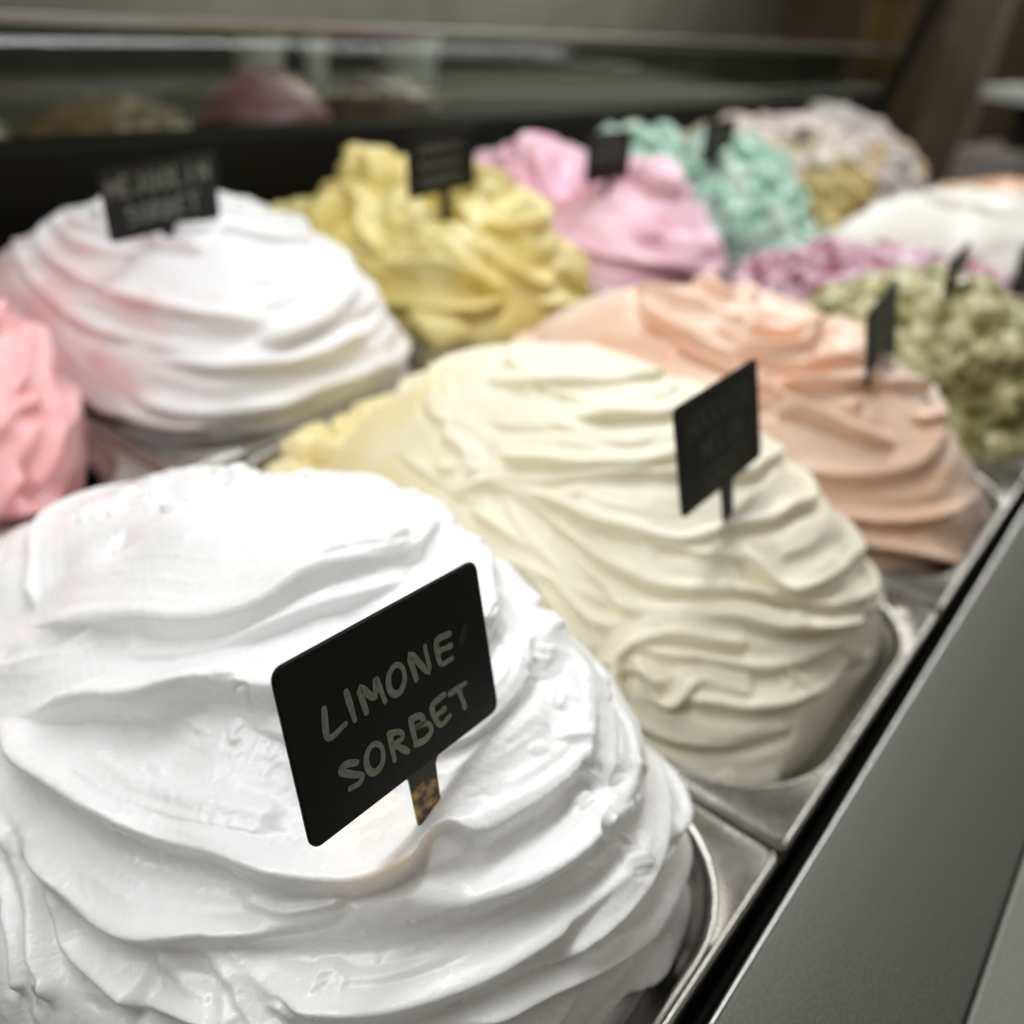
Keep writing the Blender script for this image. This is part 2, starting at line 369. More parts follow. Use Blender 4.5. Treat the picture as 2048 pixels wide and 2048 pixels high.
# lower lips of the spatula strokes, in metres on the mound
LEMON_LIPS = {
    'r6': [(0.0581, 0.1435, 0.0217), (0.068, 0.1199, 0.0275), (0.0767, 0.1026, 0.0304), (0.0857, 0.0919, 0.0332), (0.1005, 0.0789, 0.0359), (0.1212, 0.0678, 0.038), (0.1399, 0.0611, 0.038), (0.1625, 0.0592, 0.038), (0.19, 0.0621, 0.0297), (0.2071, 0.0705, 0.0265), (0.2222, 0.0889, 0.0228), (0.231, 0.1191, 0.0191)],
    'r8': [(0.1318, 0.0519, 0.0172), (0.1501, 0.05, 0.0126), (0.1835, 0.051, -0.0054), (0.1984, 0.0542, 0.0002), (0.2052, 0.0583, 0.0057), (0.2174, 0.0686, 0.0018), (0.2263, 0.0876, -0.0022), (0.2305, 0.1128, -0.0061)],
    'r7': [(0.0985, 0.0767, 0.0332), (0.1145, 0.0663, 0.0332), (0.1329, 0.0586, 0.0318), (0.157, 0.0537, 0.0268), (0.1849, 0.0546, 0.0172), (0.2078, 0.0609, 0.0088), (0.2221, 0.0769, 0.0047), (0.2302, 0.1047, 0.0008), (0.2327, 0.1368, -0.0031)],
    'l2': [(0.0546, 0.2173, 0.0224), (0.0524, 0.1976, 0.0194), (0.0493, 0.1836, 0.0142), (0.0447, 0.1706, 0.0057)],
    'l1': [(0.0651, 0.2323, 0.0339), (0.0614, 0.2074, 0.0311), (0.0564, 0.1895, 0.0246), (0.0517, 0.1753, 0.0172), (0.0477, 0.1578, 0.0096)],
    'r5': [(0.0645, 0.2045, 0.0346), (0.0625, 0.1853, 0.0318), (0.06, 0.1775, 0.0282), (0.0562, 0.166, 0.0224), (0.0583, 0.1467, 0.0224), (0.061, 0.133, 0.0231)],
    'r6b': [(0.0735, 0.1362, 0.0366), (0.0746, 0.1288, 0.0359), (0.0752, 0.1184, 0.0339), (0.0801, 0.1068, 0.0346), (0.0879, 0.0944, 0.0359), (0.102, 0.0807, 0.038), (0.1201, 0.0712, 0.0406), (0.1352, 0.0662, 0.0426), (0.153, 0.0622, 0.0426), (0.1832, 0.0626, 0.0352), (0.205, 0.066, 0.0224), (0.221, 0.083, 0.0191), (0.2307, 0.1132, 0.0153), (0.2343, 0.148, 0.0115)],
    'r4': [(0.0596, 0.2078, 0.0289), (0.0626, 0.1839, 0.0318), (0.0643, 0.1692, 0.0325), (0.0671, 0.1522, 0.0332), (0.0754, 0.1343, 0.038), (0.086, 0.1214, 0.0439), (0.099, 0.1038, 0.0477), (0.1069, 0.095, 0.0489), (0.1204, 0.0863, 0.052), (0.1331, 0.0789, 0.0531), (0.153, 0.073, 0.0549), (0.1722, 0.0718, 0.0531), (0.1906, 0.0754, 0.0477), (0.209, 0.0895, 0.0444), (0.2236, 0.1167, 0.0412), (0.2317, 0.1529, 0.0379)],
    'r3b': [(0.0953, 0.1262, 0.0526), (0.1025, 0.1101, 0.0526), (0.1165, 0.0953, 0.0549), (0.1347, 0.0851, 0.0583), (0.1541, 0.078, 0.0594), (0.1771, 0.0772, 0.0572), (0.2079, 0.0875, 0.0439), (0.2123, 0.1025, 0.0508), (0.2245, 0.1304, 0.0476), (0.2314, 0.1649, 0.0444), (0.234, 0.2022, 0.0412)],
    'r3': [(0.0739, 0.2511, 0.04), (0.0757, 0.2343, 0.0439), (0.0752, 0.2243, 0.0445), (0.0739, 0.2158, 0.0439), (0.0763, 0.1902, 0.0465), (0.0806, 0.1652, 0.0483), (0.088, 0.145, 0.0514), (0.0926, 0.1292, 0.0514), (0.0964, 0.1194, 0.0514), (0.1062, 0.1082, 0.0543), (0.121, 0.0992, 0.0594), (0.1332, 0.0924, 0.062), (0.1492, 0.0868, 0.0646), (0.1677, 0.0844, 0.0651), (0.1864, 0.09, 0.0641), (0.205, 0.1033, 0.0599), (0.2026, 0.1169, 0.0702), (0.2146, 0.1388, 0.0681), (0.2227, 0.1677, 0.0657), (0.2259, 0.2013, 0.0632)],
    'r2c': [(0.114, 0.1201, 0.0636), (0.125, 0.1036, 0.0636), (0.1413, 0.0945, 0.0665), (0.1588, 0.0915, 0.0693), (0.1756, 0.0945, 0.0707), (0.19, 0.1074, 0.0732), (0.1939, 0.1227, 0.0782), (0.2032, 0.1329, 0.0765), (0.2113, 0.1479, 0.0746), (0.2175, 0.1672, 0.0726)],
    'r2b': [(0.1107, 0.1617, 0.0707), (0.1175, 0.1443, 0.072), (0.1285, 0.1238, 0.0728), (0.1418, 0.1107, 0.074), (0.1586, 0.1065, 0.0767), (0.1766, 0.1097, 0.0782), (0.1915, 0.1208, 0.0785), (0.1978, 0.1387, 0.0814), (0.2067, 0.1549, 0.08), (0.2129, 0.1768, 0.0783), (0.2154, 0.2027, 0.0765)],
    'r2': [(0.0733, 0.2433, 0.0406), (0.0766, 0.2357, 0.0445), (0.087, 0.2136, 0.0555), (0.095, 0.2033, 0.062), (0.102, 0.1869, 0.067), (0.1087, 0.1812, 0.0711), (0.1146, 0.1667, 0.0736), (0.125, 0.1526, 0.0775), (0.1418, 0.1383, 0.082), (0.1635, 0.131, 0.0852), (0.1838, 0.1322, 0.0845), (0.2033, 0.1498, 0.0811), (0.2146, 0.1728, 0.0764), (0.2174, 0.2028, 0.0746), (0.2146, 0.2349, 0.0726), (0.2058, 0.2653, 0.0704)],
    'r1': [(0.0977, 0.2654, 0.0555), (0.0995, 0.2581, 0.0583), (0.1034, 0.2413, 0.0641), (0.1091, 0.2258, 0.0698), (0.1166, 0.2081, 0.0756), (0.1253, 0.1928, 0.0805), (0.138, 0.1836, 0.0857), (0.1508, 0.1803, 0.0892), (0.1666, 0.1726, 0.091), (0.1871, 0.1686, 0.0896), (0.2137, 0.1847, 0.0782), (0.2134, 0.1925, 0.0785), (0.2128, 0.2003, 0.0789), (0.2121, 0.2239, 0.077), (0.2075, 0.2475, 0.0751), (0.1993, 0.2691, 0.0731)],
    'r1b': [(0.1521, 0.1866, 0.0896), (0.1606, 0.1839, 0.0909), (0.1704, 0.1775, 0.0913), (0.183, 0.173, 0.0905), (0.2129, 0.1869, 0.0789), (0.2134, 0.1925, 0.0785)],
    'left': [(0.0835, 0.2629, 0.0458), (0.0898, 0.2464, 0.0537), (0.0983, 0.236, 0.0615), (0.1075, 0.2327, 0.068), (0.1165, 0.2376, 0.0724)],
    'f1': [(0.0929, 0.2526, 0.0549), (0.1028, 0.219, 0.0665), (0.1165, 0.1924, 0.076), (0.1319, 0.1787, 0.0832), (0.1482, 0.1706, 0.0882), (0.165, 0.1614, 0.0902), (0.1842, 0.1602, 0.0894)],
    'f2': [(0.0802, 0.1979, 0.0502), (0.0829, 0.1743, 0.0514), (0.0885, 0.1555, 0.0537), (0.0957, 0.1386, 0.056), (0.1001, 0.1278, 0.0566)],
    'f3': [(0.1171, 0.1118, 0.0625), (0.1313, 0.1001, 0.0651), (0.1472, 0.0944, 0.0684), (0.1644, 0.0938, 0.0711), (0.1787, 0.1016, 0.074)],
    'f4': [(0.0676, 0.1747, 0.0366), (0.0719, 0.1598, 0.0393), (0.076, 0.1478, 0.0413), (0.0828, 0.1399, 0.0458)],
    'f5': [(0.0854, 0.1303, 0.0458), (0.0913, 0.1179, 0.0471), (0.1004, 0.1092, 0.0508), (0.1035, 0.1084, 0.0526)],
    'f6': [(0.1147, 0.0845, 0.0477), (0.1279, 0.0765, 0.0489), (0.1447, 0.0715, 0.0514), (0.1628, 0.071, 0.0537), (0.1781, 0.0748, 0.0543), (0.1894, 0.0779, 0.0514), (0.2007, 0.0842, 0.0484), (0.2119, 0.0946, 0.0452)],
    'f7': [(0.1287, 0.064, 0.0373), (0.1461, 0.0603, 0.0386), (0.1658, 0.06, 0.0386), (0.1842, 0.0634, 0.0359), (0.1974, 0.068, 0.0327), (0.2111, 0.0767, 0.0292), (0.2228, 0.0933, 0.0256)],
    'f8': [(0.2139, 0.1817, 0.0778), (0.2149, 0.162, 0.0744), (0.2102, 0.1412, 0.0736), (0.2104, 0.1233, 0.0661), (0.2016, 0.104, 0.0636), (0.1909, 0.0898, 0.0613), (0.1786, 0.0793, 0.0586), (0.1649, 0.0732, 0.0558)],
    'f9': [(0.2134, 0.1878, 0.0785), (0.214, 0.1682, 0.0764), (0.212, 0.1498, 0.0744)],
    'T': [(0.1112, 0.171, 0.072), (0.1887, 0.1172, 0.0782), (0.1692, 0.1075, 0.0778), (0.1807, 0.0764, 0.0549), (0.1861, 0.2854, 0.072), (0.1955, 0.2662, 0.076), (0.1682, 0.2751, 0.0785), (0.2129, 0.198, 0.0789), (0.1754, 0.0686, 0.0483), (0.0795, 0.1081, 0.0346), (0.0487, 0.1655, 0.0119), (0.2138, 0.1871, 0.0782)],
}
MELON_LIPS = {
    'k': [(0.2576, 0.1279, -0.0032), (0.2585, 0.1086, -0.0047), (0.2604, 0.0926, -0.0063), (0.265, 0.0737, -0.0102), (0.2741, 0.0605, -0.0102), (0.2915, 0.0512, -0.0086)],
    'j': [(0.2592, 0.1277, 0.0015), (0.2601, 0.1108, 0.0008), (0.263, 0.0941, 0.0015), (0.2694, 0.0769, 0.0031), (0.2814, 0.0641, 0.007), (0.3009, 0.056, 0.0093)],
    'h': [(0.2678, 0.1344, 0.0216), (0.2684, 0.1189, 0.0201), (0.2686, 0.0989, 0.0147), (0.2741, 0.0851, 0.0163), (0.283, 0.0713, 0.0163), (0.3043, 0.0589, 0.0155), (0.3453, 0.0541, 0.0124), (0.3587, 0.0526, 0.0084), (0.3729, 0.0516, 0.0045), (0.3884, 0.0515, 0.0006)],
    'h2': [(0.2713, 0.1429, 0.0284), (0.2713, 0.1273, 0.0262), (0.2756, 0.1087, 0.0277), (0.2846, 0.0888, 0.0291), (0.3028, 0.0708, 0.0284), (0.344, 0.0585, 0.0216), (0.3572, 0.0566, 0.018), (0.371, 0.0552, 0.0142), (0.386, 0.0546, 0.0103)],
    'g': [(0.2827, 0.1778, 0.0472), (0.2821, 0.1654, 0.0453), (0.279, 0.1377, 0.0378), (0.2805, 0.1218, 0.0364), (0.2976, 0.0939, 0.0406), (0.3222, 0.0725, 0.0364), (0.3543, 0.0614, 0.0269), (0.4048, 0.0603, 0.0132), (0.4228, 0.0738, 0.0094), (0.4324, 0.102, 0.0055), (0.4346, 0.1344, 0.0016)],
    'f': [(0.288, 0.1911, 0.054), (0.2874, 0.1703, 0.0516), (0.2864, 0.1397, 0.0459), (0.2952, 0.1152, 0.0472), (0.3129, 0.0923, 0.0472), (0.3419, 0.0707, 0.0385), (0.3929, 0.063, 0.0239), (0.4155, 0.0706, 0.02), (0.4314, 0.0962, 0.0161), (0.4362, 0.1327, 0.0123)],
    'e': [(0.3197, 0.1142, 0.0602), (0.3232, 0.1012, 0.0558), (0.3239, 0.0869, 0.0479), (0.3497, 0.0752, 0.044), (0.4029, 0.0771, 0.0364), (0.4129, 0.0854, 0.0378), (0.4274, 0.1015, 0.0339), (0.4351, 0.1276, 0.0303), (0.4379, 0.1557, 0.0266)],
    'd': [(0.2895, 0.2155, 0.0558), (0.2919, 0.1953, 0.058), (0.2959, 0.1644, 0.0586), (0.3036, 0.1336, 0.058), (0.3161, 0.1185, 0.0602), (0.3279, 0.1165, 0.0643), (0.3464, 0.1041, 0.0639), (0.3844, 0.1002, 0.0608), (0.4107, 0.1109, 0.0558), (0.4264, 0.1365, 0.053), (0.4344, 0.1704, 0.05), (0.437, 0.2067, 0.0468)],
    'c': [(0.2785, 0.2418, 0.0406), (0.2819, 0.2329, 0.0459), (0.2906, 0.213, 0.0569), (0.3027, 0.1835, 0.0663), (0.3208, 0.159, 0.0737), (0.3385, 0.1371, 0.0752), (0.3623, 0.1236, 0.0748), (0.4089, 0.1285, 0.0653), (0.4227, 0.1514, 0.0628), (0.4306, 0.1811, 0.0601), (0.4332, 0.2142, 0.0574)],
    'b': [(0.3014, 0.2265, 0.0658), (0.3011, 0.2111, 0.0663), (0.3095, 0.1815, 0.0708), (0.3245, 0.1616, 0.076), (0.3399, 0.1495, 0.0791), (0.3649, 0.1367, 0.0798), (0.3753, 0.1327, 0.0781), (0.3868, 0.1331, 0.0764), (0.3985, 0.1382, 0.0745)],
    'a': [(0.3137, 0.2469, 0.0721), (0.3141, 0.2296, 0.0745), (0.3244, 0.2035, 0.0807), (0.3403, 0.1862, 0.0858), (0.3629, 0.1672, 0.0876), (0.4063, 0.167, 0.0794), (0.4137, 0.1807, 0.0777), (0.4188, 0.1977, 0.0759), (0.4212, 0.2172, 0.074)],
    'a2': [(0.3347, 0.2622, 0.0798), (0.3389, 0.2338, 0.0858), (0.3533, 0.2116, 0.0908), (0.3781, 0.1959, 0.0918), (0.4028, 0.1886, 0.0849)],
    'T': [(0.2672, 0.1012, 0.0132), (0.2779, 0.0663, 0.0054), (0.2663, 0.118, 0.0163), (0.2932, 0.1731, 0.0575), (0.3168, 0.1147, 0.0591), (0.2898, 0.2217, 0.0558), (0.2668, 0.0707, -0.0094), (0.3066, 0.0732, 0.0321)],
    'n1': [(0.2807, 0.2227, 0.0453), (0.2784, 0.1903, 0.0426), (0.2747, 0.1652, 0.0357), (0.2713, 0.1429, 0.0284), (0.2708, 0.1192, 0.0239)],
    'n2': [(0.2754, 0.2019, 0.0385), (0.2715, 0.1725, 0.0313), (0.2662, 0.1483, 0.0201), (0.2626, 0.1314, 0.0109)],
    'n3': [(0.2893, 0.2524, 0.0516), (0.2907, 0.2259, 0.0563), (0.2897, 0.1921, 0.0558), (0.2858, 0.1638, 0.0491)],
    'n4': [(0.2673, 0.1604, 0.0232), (0.2632, 0.1402, 0.0132), (0.2612, 0.1224, 0.0062), (0.2623, 0.1035, 0.0039)],
    'q1': [(0.2621, 0.1127, 0.0062), (0.2652, 0.1216, 0.0147), (0.272, 0.1225, 0.0262), (0.2794, 0.1121, 0.0328), (0.288, 0.094, 0.0342), (0.2997, 0.0792, 0.0335)],
    'q2': [(0.2658, 0.1091, 0.0132), (0.2679, 0.0979, 0.0132), (0.2757, 0.0935, 0.0224), (0.2807, 0.0828, 0.0224), (0.2889, 0.071, 0.0209)],
    's1': [(0.3013, 0.258, 0.0613), (0.298, 0.2386, 0.0618), (0.2898, 0.2217, 0.0558)],
}
LEMON_LETTERS = {'L': [[(-23.8, 8.1), (-24.3, 1.0), (-18.8, 1.6)]], 'I': [[(-16.7, 8.9), (-15.9, 1.0)]], 'M': [[(-12.1, 1.1), (-12.6, 7.9), (-8.7, 3.3), (-7.3, 8.0), (-5.8, 0.7)]], 'O': [[(1.9, 3.5), (1.3, 2.2), (0.4, 1.2), (-0.6, 0.7), (-1.8, 0.7), (-2.7, 1.3), (-3.4, 2.3), (-3.7, 3.6), (-3.6, 5.1), (-3.1, 6.4), (-2.2, 7.3), (-1.1, 7.9), (-0.0, 7.9), (1.0, 7.3), (1.7, 6.3), (2.0, 5.0), (1.9, 3.5)]], 'N': [[(5.6, 1.1), (5.0, 8.5), (10.4, 0.8), (10.5, 8.1)]], 'E': [[(20.0, 7.4), (15.4, 7.8), (14.5, 5.4), (15.2, 0.9), (19.5, 0.5)], [(15.0, 4.6), (19.6, 4.1)]], 'S': [[(-17.9, -9.3), (-21.1, -8.0), (-22.8, -8.9), (-20.0, -11.3), (-17.1, -13.4), (-18.2, -14.7), (-21.3, -14.4)]], 'o': [[(-9.6, -12.2), (-10.1, -13.5), (-11.0, -14.4), (-12.1, -14.9), (-13.2, -14.8), (-14.2, -14.2), (-14.8, -13.1), (-15.1, -11.8), (-15.0, -10.5), (-14.5, -9.2), (-13.6, -8.3), (-12.6, -7.8), (-11.5, -7.9), (-10.5, -8.5), (-9.8, -9.5), (-9.5, -10.8), (-9.6, -12.2)]], 'R': [[(-6.4, -7.8), (-6.4, -15.4)], [(-6.5, -7.9), (-3.1, -9.2), (-2.5, -11.1), (-6.3, -11.6)], [(-5.3, -11.8), (-1.6, -15.7)]], 'B': [[(1.2, -7.9), (1.5, -15.3)], [(1.2, -8.0), (4.6, -8.8), (5.3, -11.1), (1.9, -11.0), (6.6, -12.1), (7.5, -14.9), (4.5, -15.9), (1.5, -15.2)]], 'e': [[(14.4, -7.7), (10.2, -8.1), (9.1, -9.6), (11.0, -14.9), (15.1, -14.4)], [(9.8, -11.8), (13.4, -11.5)]], 'T': [[(16.5, -8.5), (22.9, -8.6)], [(20.0, -8.9), (21.2, -14.9)]]}
MODS = dict(
    lemon=[(.222, .195, .022, .030, .010), (.165, .095, .02, .02, -.004), (.123, .0935, .010, .0045, .0070), (.133, .258, .007, .010, -.005), (.095, .28, .035, .04, -.010), (.145, .235, .014, .012, .004)],
    melon=[],
)
LEMON_STYLE = [
    ('r8', .026, .0040, dict(stria=.0010)), ('r7', .026, .0042, dict(stria=.0010)),
    ('r6', .030, .0040, dict(stria=.0010)), ('l2', .022, .0045, dict(stria=.0008)), ('l1', .022, .0045, dict(stria=.0008)), ('r5', .024, .0045, {}), ('r6b', .028, .0054, dict(stria=.0010)), ('f7', .010, .0018, dict(stria=.0004)),
    ('r4', .042, .0064, dict(stria=.0009)), ('f5', .012, .0020, {}),
    ('r3', .042, .0085, dict(scoop=.8, stria=.0005)), ('f2', .010, .0016, dict(stria=.0004)),
    ('r2b', .020, .0030, dict(stria=.0010)), ('f8', .012, .0018, dict(stria=.0005)), ('r2', .044, .0075, dict(scoop=.85, stria=.0004)),
    ('f1', .016, .0016, dict(stria=.0005)), ('left', .022, .0030, dict(up=.7)),
    ('r1', .046, .0066, dict(scoop=.25, stria=.00035, up=.7)),
    ('r1b', .014, .0032, dict(stria=.0005, taper=(.2, .3))),
]
MELON_STYLE = [(k, w, a, dict(stria=.0009, wob=.5)) for k, w, a in (('n4', .016, .003), ('n2', .018, .0035), ('n1', .018, .0038), ('n3', .018, .003), ('k', .014, .004), ('j', .014, .0035), ('h', .018, .0045), ('h2', .014, .003), ('g', .020, .0045), ('f', .018, .0045), ('e', .022, .006),
               ('d', .022, .005), ('c', .020, .0045), ('b', .016, .0045), ('a', .018, .0045), ('q1', .014, .005), ('q2', .012, .0045), ('a2', .02, .004), ('s1', .02, .005))]
# ------------------------------------------------------------------ the case: counter, slot, bed, ledge
W1 = .250
W, X0, D, Y0 = .200, .2429, .360, .0342
XA, XB = -.25, 2.6
def strip(name, prof, mat, xa=XA, xb=XB, parent=None, closed=True):
    return loft(name, [[(x, y, z) for (y, z) in prof] for x in (xa, xb)], parent, mat, cap0=True, cap1=True, closed=closed)
def rounded(y0, y1, zt, zb, r=.0018, s=6):
    p = [(y0, zb)]
    for k in range(s + 1): a = math.pi - math.pi / 2 * k / s; p.append((y0 + r + r * math.cos(a), zt - r + r * math.sin(a)))
    for k in range(s + 1): a = math.pi / 2 - math.pi / 2 * k / s; p.append((y1 - r + r * math.cos(a), zt - r + r * math.sin(a)))
    p.append((y1, zb)); return p
case = empty('display_case', (0.6, 0.3, -.12))
tag(case, 'grey satin metal gelato display case with black rear ledge and glass', 'display case')
def inpar(o): o.parent = case; o.matrix_parent_inverse = Matrix.Translation(-case.location); return o
inpar(strip('counter_panel', rounded(-.0325, .0262, .0, -.05, .0016), MAT['counter']))
inpar(strip('counter_edge', [(.0262 + .0013 * math.cos(a), -.0014 + .0013 * math.sin(a)) for a in np.linspace(0, 2 * math.pi, 16, endpoint=False)], MAT['bright']))
inpar(strip('front_trim', rounded(-.30, -.0330, .0016, -.05, .0012), MAT['trim']))
inpar(strip('slot_liner', [(.0278, -.014), (.0278, -.05), (.0338, -.05), (.0338, -.03), (.80, -.11), (.80, -.12), (.026, -.12)], MAT['slot']))
inpar(strip('cross_bar', rounded(Y0 + D + .0008, Y0 + D + .0046, -.003, -.03, .0008), MAT['bar']))
inpar(strip('rear_bar', rounded(.7615, .776, .004, -.06, .002), MAT['bar']))
inpar(strip('rear_ledge', rounded(.778, .826, .098, -.06, .004), MAT['black']))
gm = bpy.data.materials.new('case_glass'); gm.use_nodes = True; gnt = gm.node_tree
gt = nd(gnt, 'ShaderNodeBsdfTransparent'); gt.inputs[0].default_value = (.86, .90, .84, 1); gg = nd(gnt, 'ShaderNodeBsdfGlossy'); gg.inputs['Roughness'].default_value = .05
gx = nd(gnt, 'ShaderNodeMixShader'); gx.inputs[0].default_value = .045
gnt.links.new(gt.outputs[0], gx.inputs[1]); gnt.links.new(gg.outputs[0], gx.inputs[2]); gnt.links.new(gx.outputs[0], gnt.nodes['Material Output'].inputs[0])
inpar(strip('glass_pane', [(.806, .0965), (.811, .0965), (.793, .186), (.788, .186)], gm))
inpar(strip('glass_top_rail', rounded(.784, .797, .195, .186, .002), MAT['bar']))

# ------------------------------------------------------------------ steel pans
def pan_mesh(W):
    g = .0007; x0, y0, x1, y1 = g, g, W - g, D - g
    r = .0030
    rings = [rrect(x0, y0, x1, y1, .004, -.010)]
    for k in range(5):
        a = math.pi / 2 * k / 4; q = r - r * math.sin(a)
        rings.append(rrect(x0 + r - r * math.cos(a), y0 + r - r * math.cos(a), x1 - r + r * math.cos(a), y1 - r + r * math.cos(a), .004, -r + r * math.sin(a)))
    ix0, iy0, ix1, iy1, ir = .0062, .0042, W - .0062, D - .0042, .052
    rings.append(rrect(ix0 - .0012, iy0 - .0012, ix1 + .0012, iy1 + .0012, ir + .001, .0001))
    rr = .0022
    for k in range(6):   # raised bead round the opening, then the wall
        a = math.pi * .5 - math.pi * .62 * k / 5
        o = rr * math.cos(a)
        rings.append(rrect(ix0 + o, iy0 + o, ix1 - o, iy1 - o, ir, .0006 - rr + rr * math.sin(a) + .0006))
    rings.append(rrect(ix0 + .006, iy0 + .005, ix1 - .006, iy1 - .005, ir - .004, -.0045))
    rings.append(rrect(ix0 + .011, iy0 + .009, ix1 - .011, iy1 - .009, ir - .008, -.0085))
    rings.append(rrect(ix0 + .014, iy0 + .012, ix1 - .014, iy1 - .012, ir - .010, -.060))
    return rings
PANS = {}
def pan(col, row, label):
    wd = W1 if row else W
    loc = (X0 + col * wd, Y0 + row * (D + .0054), 0)
    pan0 = PANS.get(row)
    if pan0 is None:
        rg = pan_mesh(wd)
        PANS[row] = pan0 = loft('steel_pan', rg[5:], None, MAT['steel'], cap1=True); o = pan0
        loft('rolled_edge', rg[:6], pan0, MAT['bright'])
    else:
        o = pan0.copy(); COL.objects.link(o)
        e = pan0.children[0].copy(); COL.objects.link(e); e.parent = o
    o.location = loc
    return tag(o, label, 'pan', 'gelato pans set in the case')

# ------------------------------------------------------------------ gelato
def build_heap(name, S, mat, label, group='heaps of gelato and sorbet', z=0.0):
    P = S.result(); c = np.array([S.m.p[0], S.m.p[1], 0.0])
    F = grid_faces(S.N, S.N)
    me = mesh_np(name, P - c, F[:, ::-1])
    o = link(name, me, None, mat); o.location = (c[0], c[1], z)
    # make sure that the faces look outwards
    if me.polygons[len(me.polygons) // 2 + S.N // 2].normal.z < 0: me.flip_normals()
    return tag(o, label, 'gelato', group)

rng = np.random.default_rng(11)
# lemon sorbet: traced strokes over random under-layers
mods = MODS['lemon']
S = Sculpt(Mound(mods=mods, **MOUNDS['lemon']), 840, 3)
S.rings(14, rng, w=(.016, .034), amp=(.0015, .003), rr=(.97, .45), span=(1.2, 3.0), stria=.0003)
for key, w, amp, kw in LEMON_STYLE:
    if key == 'left': S.rings(6, rng, w=(.006, .012), amp=(.0005, .0013), rr=(.95, .35), span=(.35, 1.1), th0=(3.0, 6.9), lvl=.0003, stria=.0004, taper=(.3, .3), slope=.05)
    S.stroke(LEMON_LIPS[key], w, amp, **kw)
S.tears(LEMON_LIPS['T'], rng, 6)
S.tears([(.165, .27, .08), (.185, .26, .085), (.20, .245, .085), (.15, .29, .07)], rng, 7, w=(.004, .009), ln=(.008, .02), amp=(.002, .005))
build_heap('sorbet_heap', S, gelato('lemon_sorbet', (.91, .915, .92), (.935, .94, .94), scale=9, lo=.3, hi=.7, sss=.45, rad=(1, .97, .94), rough=.30, bump=.40, size=.0045),
           'glossy white swirled sorbet with the lemon name card in it')
# melon sorbet
S = Sculpt(Mound(mods=MODS['melon'], **MOUNDS['melon']), 520, 20)
S.rings(20, rng, w=(.014, .03), amp=(.002, .0035), rr=(.97, .2), span=(1.2, 3.0), stria=.0004)
for key, w, amp, kw in MELON_STYLE:
    S.stroke(MELON_LIPS[key], w, amp, **kw)
S.rings(9, rng, w=(.006, .014), amp=(.0008, .0018), rr=(.95, .2), span=(.35, 1.2), th0=(2.6, 6.9), lvl=.0003, stria=.0005, taper=(.3, .3), slope=.10)
S.tears(MELON_LIPS['T'][2:], rng, 3, w=(.005, .009), ln=(.01, .022), amp=(.001, .002))
build_heap('sorbet_heap', S, gelato('melon_sorbet', (.92, .87, .70), (.82, .72, .40), scale=16, lo=.58, hi=.86, sss=.4, rad=(1, .85, .5), rough=.45,
           grad=(-1.6, 2.2, -3.4, .12)), 'cream coloured ridged sorbet with yellow flank and three line name card')

S = Sculpt(Mound(.350, .345, .080, .034, .026, 1.0, .8, 3.0, .02, -.006), 220, 77)
S.chunks(60, rng, rad=(.006, .016), hgt=.8)
S.rings(16, rng, w=(.008, .018), amp=(.002, .005), rr=(.97, .1), span=(.3, 1.0), stria=.0006)
S.tears([(.29, .355, .02), (.32, .345, .025), (.36, .35, .025), (.40, .345, .02)], rng, 9, w=(.004, .010), ln=(.01, .022), amp=(.002, .004))
build_heap('gelato_residue', S, gelato('yellow_residue', (.80, .68, .30), (.86, .78, .50), scale=30, lo=.35, hi=.65, sss=.35, rad=(1, .75, .3)), 'rough scooped yellow gelato left behind the cream coloured sorbet')

def ring_heap(key, col, row, N, mat, label, n=22, H=.11, z=0, sx=.01, sy=-.02, w=(.014, .03), amp=(.003, .006), a=1.1, b=1.0, mods=(), hx=None, hy=.171, chunk=None, pre=None, stria=.0004, name='gelato_heap', rr=(.96, .08), xy=None, slope=.14, span=(1.0, 2.8), group='heaps of gelato and sorbet'):
    wd = W1 if row else W
    hx = hx or wd / 2 - .0115
    cx, cy = xy or (X0 + (col + .5) * wd, Y0 + row * (D + .0054) + D / 2)
    S = Sculpt(Mound(cx, cy, hx, hy, H, a, b, 3.3, sx, sy, mods=[(cx + q[0], cy + q[1], *q[2:]) for q in mods]), N, 100 + 31 * col + 7 * row + N)
    r2 = np.random.default_rng(500 + col * 17 + row * 5 + N)
    if pre: S.chunks(pre[0], r2, rad=pre[1], hgt=pre[2])
    S.rings(n, r2, w=w, amp=amp, rr=rr, stria=stria, slope=slope, span=span)
    if chunk: S.chunks(chunk[0], r2, rad=chunk[1], hgt=chunk[2])
    build_heap(name, S, mat, label, group, z)
    return S
ring_heap('peach', 1, 0, 300, gelato('peach_sorbet', (.90, .60, .43), (.92, .74, .63), scale=12, lo=.35, hi=.65, sss=.45, rad=(1, .5, .3)),
          'peach coloured gelato with broad folds beside the rail', n=32, H=.098, w=(.014, .04), amp=(.004, .011), span=(.6, 2.6), sx=.0, sy=.0, mods=[(-.02, -.03, .03, .04, -.012), (.03, -.09, .04, .04, .006)])
crumb = gelato('pistachio_gelato', (.20, .19, .06), (.58, .55, .30), scale=85, lo=.2, hi=.7, sss=.1, cells=True)
ring_heap('green', 2, 0, 230, crumb, 'crumbly olive green gelato with chopped pieces', n=10, H=.084, chunk=(560, (.004, .017), 1.1), sx=.01, sy=-.02, xy=(X0 + 2.5 * W, Y0 + .125), hy=.110)
ring_heap('berry', 3, 0, 200, gelato('berry_gelato', (.60, .33, .42), (.72, .60, .68), scale=80, lo=.25, hi=.6, sss=.15, c3=(.30, .06, .12), cells=True), 'crumbly mauve berry gelato behind the green one', n=8, H=.058, chunk=(560, (.004, .015), 1.0), sx=0, sy=0)
